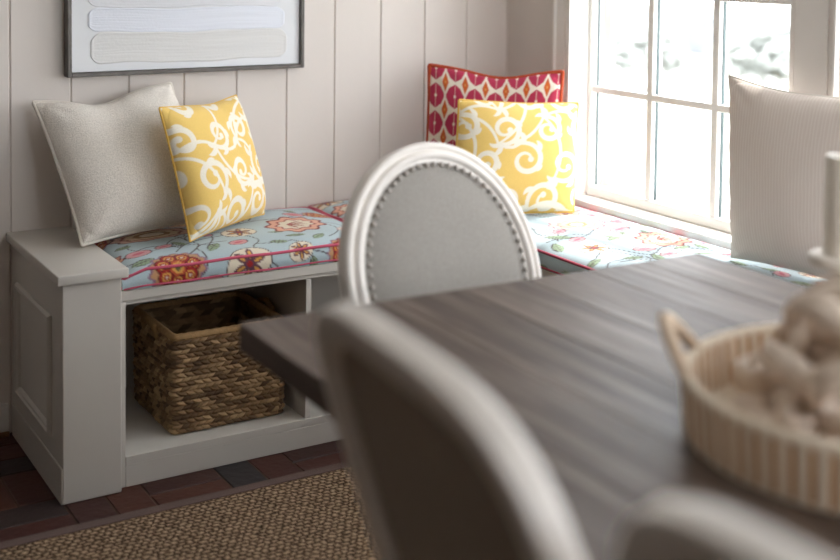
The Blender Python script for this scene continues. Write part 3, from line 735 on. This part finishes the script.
# ------------------------------------------------------------------ framed abstract
pic = empty('wall_painting', (.5215, YB, 1.013), 0, 'square white abstract of horizontal brush bands in a thin dark pewter frame', 'painting')
pw = .745 / 2; ph_ = .76
b = MB()
for (xa, xb, za, zb) in ((-pw, -pw + .012, 0, ph_), (pw - .012, pw, 0, ph_), (-pw + .012, pw - .012, 0, .012), (-pw + .012, pw - .012, ph_ - .012, ph_)): b.box(xa, xb, -.042, -.001, za, zb, .0015, 1)
b.build('frame', M['frame'], pic)
b = MB(); b.box(-pw + .0135, pw - .0135, -.030, -.004, .0135, ph_ - .0135); cv = b.build('canvas', M['canvas'], pic, False)
tones = [(222, 222, 222), (228, 232, 242), (224, 226, 232), (230, 232, 238), (220, 220, 222), (228, 230, 238), (224, 226, 230)]
zc = .034
for k in range(8):
    hgt = (.090, .070, .082, .094, .076, .088, .09, .08)[k]; x0_, x1_ = -pw + .062 + random.uniform(-.006, .012), pw - .066 + random.uniform(-.008, .012)
    nx, nz = 160, 40; xs_ = np.linspace(x0_, x1_, nx); V = []; cl = []
    for j in range(nz):
        v = j / (nz - 1)
        for i in range(nx):
            u = i / (nx - 1); cen = zc + hgt / 2 + .003 * math.sin(u * 9 + k); hh_ = hgt / 2 * (1 + .03 * math.sin(u * 23 + k * 2))
            e = min(u, 1 - u) * (x1_ - x0_) / .035; e = min(1, e); hh2 = hh_ * (1 - (1 - e) ** 2.6 * .55)
            vv = v * 2 - 1
            ridge = math.exp(-((abs(vv) - .93) / .05) ** 2) + (math.exp(-((min(u, 1 - u) * (x1_ - x0_) - .004) / .003) ** 2))
            fill = .0022 * (1 - abs(vv) ** 12)
            nzv = noise.noise(Vector((xs_[i] * 8, vv * 14 + k * 9, 0))) * .0008
            V.append((xs_[i], -.0302 - (fill + .0032 * min(1, ridge) * (.55 + .45 * noise.noise(Vector((xs_[i] * 25, k * 3 + vv, 1)))) + nzv) * (1 if 0 < j < nz - 1 and 0 < i < nx - 1 else 0), cen + vv * hh2))
            f_ = .5 + .5 * noise.noise(Vector((xs_[i] * 3, vv * 10 + k * 5, 4))); cl.append(lin(tones[k % 7]) * (.93 + .1 * f_))
    Fq = [(j * nx + i, j * nx + i + 1, (j + 1) * nx + i + 1, (j + 1) * nx + i) for j in range(nz - 1) for i in range(nx - 1)]
    mesh_obj('paint_band', V, Fq, M['strokes'], cv, True, np.array(cl), 0); zc += hgt + .0015

# ------------------------------------------------------------------ rug
rug = empty('area_rug', (.05, -1.7, 0), 0, 'tan woven sisal rug with brown cloth binding on the brick floor', 'rug')
rx0, rx1, ry0, ry1 = -1.25, 1.12, -1.75, 1.562
b = MB(); b.box(rx0 + .03, rx1 - .03, ry0 + .03, ry1 - .03, .0012, .0095, .002, 1); b.build('rug_field', M['sisal'], rug)
b = MB(); w_ = .036
for (xa, xb, ya, yb) in ((rx0, rx1, ry1 - w_, ry1), (rx0, rx1, ry0, ry0 + w_), (rx0, rx0 + w_, ry0 + w_, ry1 - w_), (rx1 - w_, rx1, ry0 + w_, ry1 - w_)): b.box(xa, xb, ya, yb, .001, .0112, .002, 1)
b.build('binding', M['binding'], rug)

# ------------------------------------------------------------------ table
TZ = .76; TW = 1.02; TL_ = 1.98
table = empty('dining_table', (-.010, -1.122, 0), math.radians(-1.1), 'dark grey-brown wooden dining table with thick plank top on a trestle base', 'table')
V = []; b = MB()
nbd = 7
for k in range(nbd):
    xa, xb = TW * k / nbd, TW * (k + 1) / nbd
    b.box(xa, xb - (.0003 if k < nbd - 1 else 0), -TL_, 0, TZ - .045, TZ, .0012, 1)
b.build('tabletop', M['wood'], table)
for yy in (-.42, -1.44):
    b = MB(); b.box(.54, .61, yy - .045, yy + .045, .07, TZ - .11, .006); b.build('pedestal', M['wood2'], table)
    b = MB(); b.box(.16, .86, yy - .045, yy + .045, .0125, .07, .01); b.build('foot', M['wood2'], table)
    b = MB(); b.box(.12, .90, yy - .045, yy + .045, TZ - .11, TZ - .0452, .008); b.build('bearer', M['wood2'], table)
b = MB(); b.box(.555, .595, -1.395, -.465, .25, .37, .006); b.build('stretcher', M['wood2'], table)

# ------------------------------------------------------------------ chairs (front = -Y, origin on the floor under the seat)
PRO = [(0, .017), (0, -.008), (.003, -.013), (.008, -.016), (.013, -.015), (.016, -.011), (.019, -.011), (.022, -.016), (.026, -.020), (.031, -.020), (.035, -.016), (.037, -.012), (.044, -.011), (.044, .008), (.041, .014), (.034, .018), (.012, .020), (.004, .0195)]
class Back:
    """reclined upholstered back; expo 2 is an oval, higher is squarer"""
    def __init__(s, a, b, zc, rec, expo):
        s.zc, s.rec = zc, math.radians(rec); th = np.linspace(0, 2 * PI, 2001)[:-1]; c, q = np.cos(th), np.sin(th)
        P = np.stack([a * np.sign(c) * np.abs(c) ** (2 / expo), b * np.sign(q) * np.abs(q) ** (2 / expo)], 1)
        d = np.r_[0, np.cumsum(np.linalg.norm(np.diff(np.vstack([P, P[:1]]), axis=0), axis=1))]; s.P = np.vstack([P, P[:1]]); s.d = d
    def pts(s, n, inset):
        u = np.linspace(0, s.d[-1], n, endpoint=False); p = np.stack([np.interp(u, s.d, s.P[:, 0]), np.interp(u, s.d, s.P[:, 1])], 1)
        t = np.roll(p, -1, 0) - np.roll(p, 1, 0); t /= np.linalg.norm(t, axis=1)[:, None]; nn = np.stack([-t[:, 1], t[:, 0]], 1)
        return p + nn * inset
    def tilt(s, x, y, z):   # lean the back about the seat's rear edge
        dz = z - .47; return (x, .225 + y * math.cos(s.rec) + dz * math.sin(s.rec), .47 + dz * math.cos(s.rec) - y * math.sin(s.rec))
OVAL = Back(.242, .273, .742, 20, 2.0); SQUARE = Back(.256, .275, .765, 17.9, 3.95)
nailmesh = [None]
def chair(name, label, loc, rz, bk_, group=None):
    t = empty(name, loc, rz, label, 'chair', group)
    tilt = lambda p: bk_.tilt(*p); ZCN, REC = bk_.zc, bk_.rec
    ns = 160; F = []; n_ = len(PRO)
    L = [bk_.pts(ns, r_) for r_, d in PRO]
    V = [tilt((L[k][i][0], PRO[k][1], ZCN + L[k][i][1])) for i in range(ns) for k in range(n_)]
    for i in range(ns):
        for k in range(n_): F.append((i * n_ + k, ((i + 1) % ns) * n_ + k, ((i + 1) % ns) * n_ + (k + 1) % n_, i * n_ + (k + 1) % n_))
    mesh_obj('back_frame', V, F, M['chairpaint'], t, True, None, 50)
    def pad(d0, dome, mat, nm, seg=96, rings=12):
        V = []; F = []; E_ = bk_.pts(seg, .0425)
        for j in range(rings + 1):
            f = 1 - j / rings
            for i in range(seg): V.append(tilt((E_[i][0] * f, d0 + dome * (1 - f ** 5), ZCN + E_[i][1] * f)))
        for j in range(rings):
            for i in range(seg): F.append((j * seg + i, j * seg + (i + 1) % seg, (j + 1) * seg + (i + 1) % seg, (j + 1) * seg + i))
        return mesh_obj(nm, V, F, mat, t, True, None, 0)
    up = pad(-.009, -.016, M['linen'], 'back_upholstery'); pad(.006, .003, M['linenback'], 'rear_panel')
    for e in bk_.pts(66, .0495):
        p_ = tilt((e[0], -.0180, ZCN + e[1]))
        if nailmesh[0] is None:
            Vn, Fn = lathe_geo([(.0058, 0), (.0055, .0016), (.0042, .0034), (.0022, .0044), (.0004, .0047)], 12); o = mesh_obj('nailhead', Vn, Fn, M['nail'], up, True, None, 0); nailmesh[0] = o.data
        else: o = link(bpy.data.objects.new('nailhead', nailmesh[0]), up)
        o.location = p_; o.rotation_euler = (PI / 2 - REC, 0, 0)
    for sx_ in (-1, 1):     # short stiles joining oval and seat
        q0 = tilt((sx_ * .155, .004, .43)); q1 = tilt((sx_ * .150, .002, .56))
        Vt, Ft = tube_geo([q0, q1], [.022, .020], 12); mesh_obj('back_stile', [tuple(v) for v in Vt], Ft, M['chairpaint'], t)
    def outline(hw_f, hw_b, yf, yb, n=14, r=.05):
        pts = []
        for (cx, cy, a0) in ((hw_f - r, yf + r, -PI / 2), (hw_b - r, yb - r, 0), (-hw_b + r, yb - r, PI / 2), (-hw_f + r, yf + r, PI)):
            for k in range(n + 1): a = a0 + PI / 2 * k / n; pts.append((cx + r * math.cos(a), cy + r * math.sin(a)))
        return pts
    o1 = outline(.245, .215, -.205, .235)
    def slab(levels, mat, nm):
        V = []; F = []; m_ = len(o1)
        for f, z in levels:
            for x, y in o1: V.append((x * f, y * f, z))
        for j in range(len(levels) - 1):
            for i in range(m_): F.append((j * m_ + i, j * m_ + (i + 1) % m_, (j + 1) * m_ + (i + 1) % m_, (j + 1) * m_ + i))
        F.append(tuple(range(m_))[::-1]); F.append(tuple((len(levels) - 1) * m_ + i for i in range(m_)))
        return mesh_obj(nm, V, F, mat, t)
    slab([(.97, .375), (1., .38), (1., .415), (.985, .425), (.99, .435), (.97, .440)], M['chairpaint'], 'seat_rail')
    slab([(.955, .4405), (.965, .455), (.95, .478), (.88, .495), (.6, .506), (.2, .508)], M['linen'], 'seat')
    for sx_ in (-1, 1):
        Vn, Fn = lathe_geo([(.010, 0), (.012, .02), (.016, .04), (.013, .05), (.017, .12), (.024, .28), (.026, .31), (.020, .325), (.028, .34), (.028, .378)], 20, sx_ * .20, -.165, .0115); mesh_obj('front_leg', Vn, Fn, M['chairpaint'], t)
        Vt, Ft = tube_geo([(sx_ * .18, .265, .0175), (sx_ * .178, .225, .15), (sx_ * .172, .20, .30), (sx_ * .168, .198, .38)], [.014, .018, .022, .024], 12); mesh_obj('rear_leg', [tuple(v) for v in Vt], Ft, M['chairpaint'], t)
    return t
chair('dining_chair', 'white oval-backed chair with grey linen and nailheads at the far end of the table', (.554, -1.234, 0), math.radians(4.3), OVAL)
chair('dining_chair', 'square-backed pale chair seen from behind in the foreground, at the table corner near the basket', (.175, -2.042, 0), math.radians(84), SQUARE, 'square-backed chairs along the left side of the table')
chair('dining_chair', 'blurred square-backed chair at the bottom edge, only its pale top rail showing', (.172, -2.552, 0), math.radians(88.4), SQUARE, 'square-backed chairs along the left side of the table')

# ------------------------------------------------------------------ tray and its contents
TX, TY = .500, -1.985
tray = empty('rope_tray', (TX, TY, TZ + .0006), 0, 'round cream rope tray with tan stripes and loop handles on the table', 'tray')
NS = 66; n = NS * 8; rows = 20; V = []; cl = []
cream, tan = lin((226, 212, 192)), lin((186, 130, 70))
def wallpts(R0, R1, h, sgn):
    V = []; cl = []
    for j in range(rows + 1):
        f = j / rows
        for i in range(n):
            a = 2 * PI * i / n; ph = (i / 8.) % 1.0
            rib = abs(math.sin(PI * i / 8.)) ** .6
            r = R0 + (R1 - R0) * f + sgn * (.0028 * rib + .0012 * abs(math.sin(PI * f * 10)))
            V.append((r * math.cos(a), r * math.sin(a), .003 + (h - .003) * f)); cl.append(tan if i % 8 in (0, 1, 7) else cream * (.94 + .1 * ((i // 8) % 3) / 2))
    return V, cl
V1, c1 = wallpts(.240, .246, .072, 1); V2, c2 = wallpts(.230, .236, .072, -1)
F = []
for base_, s_ in ((0, 1), (len(V1), -1)):
    for j in range(rows):
        for i in range(n):
            q = (base_ + j * n + i, base_ + j * n + (i + 1) % n, base_ + (j + 1) * n + (i + 1) % n, base_ + (j + 1) * n + i); F.append(q if s_ > 0 else q[::-1])
mesh_obj('tray_wall', V1 + V2, F, M['trayrope'], tray, True, np.array(c1 + c2), 0)
Vn, Fn = lathe_geo([(.242, 0), (.242, .006), (.229, .009), (.222, .007), (.21, .009), (.18, .007), (.15, .009), (.12, .007), (.09, .009), (.06, .007), (.03, .009), (.001, .008)], 96)
mesh_obj('tray_base', Vn, Fn, M['trayrope'], tray, True, np.tile(cream * .95, (len(Vn), 1)), 0)
ring = resample([(.241 * math.cos(a), .241 * math.sin(a), .0735) for a in np.linspace(0, 2 * PI, 120)[:-1]], .0045, True)
Vr, Fr = rope(ring, .0075, 45, 3, 12, True); mesh_obj('rim', Vr, Fr, M['trayrope'], tray, True, np.tile(cream, (len(Vr), 1)), 0)
for a0 in (2.286, 2.286 + PI):
    P = []
    for k in range(9):
        f = k / 8 * 2 - 1; a = a0 + f * .27; up = (1 - abs(f) ** 1.5); P.append(((.241 + .030 * up) * math.cos(a), (.241 + .030 * up) * math.sin(a), -.004 + .0775 + .058 * up))
    Vr, Fr = rope(resample(P, .004), .0092, 45); mesh_obj('handle', Vr, Fr, M['trayrope'], tray, True, np.tile(lin((222, 200, 176)), (len(Vr), 1)), 0)
garl = empty('carved_wooden_chain', (TX, TY, TZ + .011), 0, 'heap of chunky bleached wood chain links lying in the rope tray', 'decor')
def ringlink(cx, cy, cz, R1, R2, w_, t_, rx, ry, rz):
    """one carved loop: a flattened band bent into an oval ring"""
    Mx = Matrix.Translation((cx, cy, cz)) @ Matrix.Rotation(rz, 4, 'Z') @ Matrix.Rotation(ry, 4, 'Y') @ Matrix.Rotation(rx, 4, 'X')
    n_, k_ = 56, 14; V = []; F = []
    for i in range(n_):
        a = 2 * PI * i / n_; ww = w_ * (1 + .22 * math.sin(2 * a + cx * 40)); tw = .35 * math.sin(a + cy * 50)
        nx, ny = math.cos(a) * R2, math.sin(a) * R1; l = math.hypot(nx, ny); nx, ny = nx / l, ny / l
        for k in range(k_):
            b_ = 2 * PI * k / k_; p, q = t_ * math.cos(b_), ww * math.sin(b_); p, q = p * math.cos(tw) - q * math.sin(tw), p * math.sin(tw) + q * math.cos(tw)
            V.append(Mx @ Vector((R1 * math.cos(a) + nx * p, R2 * math.sin(a) + ny * p, q)))
    for i in range(n_):
        for k in range(k_): F.append((i * k_ + k, ((i + 1) % n_) * k_ + k, ((i + 1) % n_) * k_ + (k + 1) % k_, i * k_ + (k + 1) % k_))
    mesh_obj('chain_link', [tuple(v) for v in V], F, M['links'], garl, True, None, 0)
rl = random.Random(12); spots = []
for lev, (cnt, rad, zc_) in enumerate(((9, .145, .040), (6, .085, .042), (8, .120, .088), (4, .055, .092), (6, .080, .132), (3, .035, .150))):
    for k in range(cnt):
        a = 2 * PI * (k + .37 * lev) / cnt + rl.uniform(-.15, .15)
        ringlink(rad * math.cos(a), rad * math.sin(a), zc_ + rl.uniform(-.003, .006), rl.uniform(.046, .056), rl.uniform(.036, .043), rl.uniform(.014, .018), rl.uniform(.009, .0115), rl.uniform(-.25, .25) if lev < 2 else rl.uniform(.4, 1.2), rl.uniform(-.2, .2) if lev < 2 else rl.uniform(-.5, .5), rl.uniform(0, 2 * PI))
hold = empty('candle_holder', (.832, -1.655, TZ), 0, 'pale turned wooden candlestick on the table behind the rope tray, at the right edge', 'candle holder')
Vn, Fn = lathe_geo([(.052, 0.0006), (.054, .006), (.050, .014), (.030, .022), (.020, .036), (.026, .052), (.030, .066), (.022, .082), (.018, .096), (.026, .108), (.046, .110), (.0550, .115), (.0560, .124), (.053, .130), (.036, .131), (.034, .127)], 48)
mesh_obj('stem', Vn, Fn, M['turned'], hold)
cd = empty('pillar_candle', (.832, -1.655, TZ + .1275), 0, 'cream pillar candle standing on the candlestick at the right edge', 'candle')
Vn, Fn = lathe_geo([(.0325, 0), (.0330, .004), (.0330, .160), (.032, .166), (.028, .167), (.012, .160), (.002, .159)], 40); mesh_obj('wax_body', Vn, Fn, M['wax'], cd)
Vt, Ft = tube_geo([(0, 0, .157), (.001, 0, .165), (.003, .001, .171)], .0012, 6); M['wick'] = paint('wick_black', (40, 36, 34), .9); mesh_obj('wick', [tuple(v) for v in Vt], Ft, M['wick'], cd)

# ------------------------------------------------------------------ light
w = bpy.data.worlds.new('World'); scene.world = w; w.use_nodes = True
N, K = w.node_tree.nodes, w.node_tree.links; bg = N['Background']
sky = N.new('ShaderNodeTexSky'); sky.sky_type = 'PREETHAM' if False else 'HOSEK_WILKIE'; sky.turbidity = 8; sky.ground_albedo = .7
SUN = Vector((.50, .16, .85)).normalized()
sky.sun_direction = SUN
mx = N.new('ShaderNodeMix'); mx.data_type = 'RGBA'; mx.inputs[0].default_value = .75; mx.inputs[7].default_value = (.93, .965, 1.0, 1)
K.new(sky.outputs[0], mx.inputs[6]); K.new(mx.outputs[2], bg.inputs['Color']); bg.inputs['Strength'].default_value = 6.0
sd = bpy.data.lights.new('sun', 'SUN'); sd.energy = 2.8; sd.angle = math.radians(3); sd.color = (1, .95, .88)
so = bpy.data.objects.new('sun', sd); link(so); so.rotation_euler = (-SUN).to_track_quat('-Z', 'Y').to_euler()
for k, (ya, yb) in enumerate(WIN):   # sampling portals in the openings
    ld = bpy.data.lights.new('sky_portal', 'AREA'); ld.shape = 'RECTANGLE'; ld.size = ZH - ZS; ld.size_y = yb - ya; ld.cycles.is_portal = True
    lo = bpy.data.objects.new('sky_portal', ld); link(lo); lo.location = (x1 + .06, (ya + yb) / 2, (ZS + ZH) / 2); lo.rotation_euler = (0, PI / 2, 0)

ld = bpy.data.lights.new('sky_portal', 'AREA'); ld.shape = 'RECTANGLE'; ld.size = FX1 - FX0; ld.size_y = FZ1 - FZ0; ld.cycles.is_portal = True
lo = bpy.data.objects.new('sky_portal', ld); link(lo); lo.location = ((FX0 + FX1) / 2, YF - .16, (FZ0 + FZ1) / 2); lo.rotation_euler = (PI / 2, 0, 0)
# ------------------------------------------------------------------ camera
cam = bpy.data.cameras.new('camera'); co_ = bpy.data.objects.new('camera', cam); link(co_); scene.camera = co_
R = Vector((.85323397, -.52140183, .01148577)); U = Vector((.0159093, .04803477, .99871896)); Bk = Vector((-.52128561, -.85195821, .04928003))
mt = Matrix(((R.x, U.x, Bk.x, -.8042), (R.y, U.y, Bk.y, -2.9843), (R.z, U.z, Bk.z, 1.3763), (0, 0, 0, 1)))
co_.matrix_world = mt
cam.sensor_width = 36; cam.lens = 1221.2955 / 840 * 36; cam.shift_y = -265.7257 / 840; cam.clip_start = .05
cam.dof.use_dof = True; cam.dof.focus_distance = 3.35; cam.dof.aperture_fstop = cam.lens / 1000 / .030

# ------------------------------------------------------------------ view
vs = scene.view_settings; vs.view_transform = 'Standard'; vs.look = 'None'; vs.gamma = 1; vs.use_curve_mapping = False; vs.exposure = 0.92
scene.cycles.max_bounces = 10; scene.cycles.diffuse_bounces = 7; scene.cycles.transparent_max_bounces = 12; scene.cycles.use_denoising = True
scene.cycles.caustics_reflective = False; scene.cycles.caustics_refractive = False; scene.cycles.sample_clamp_indirect = 8
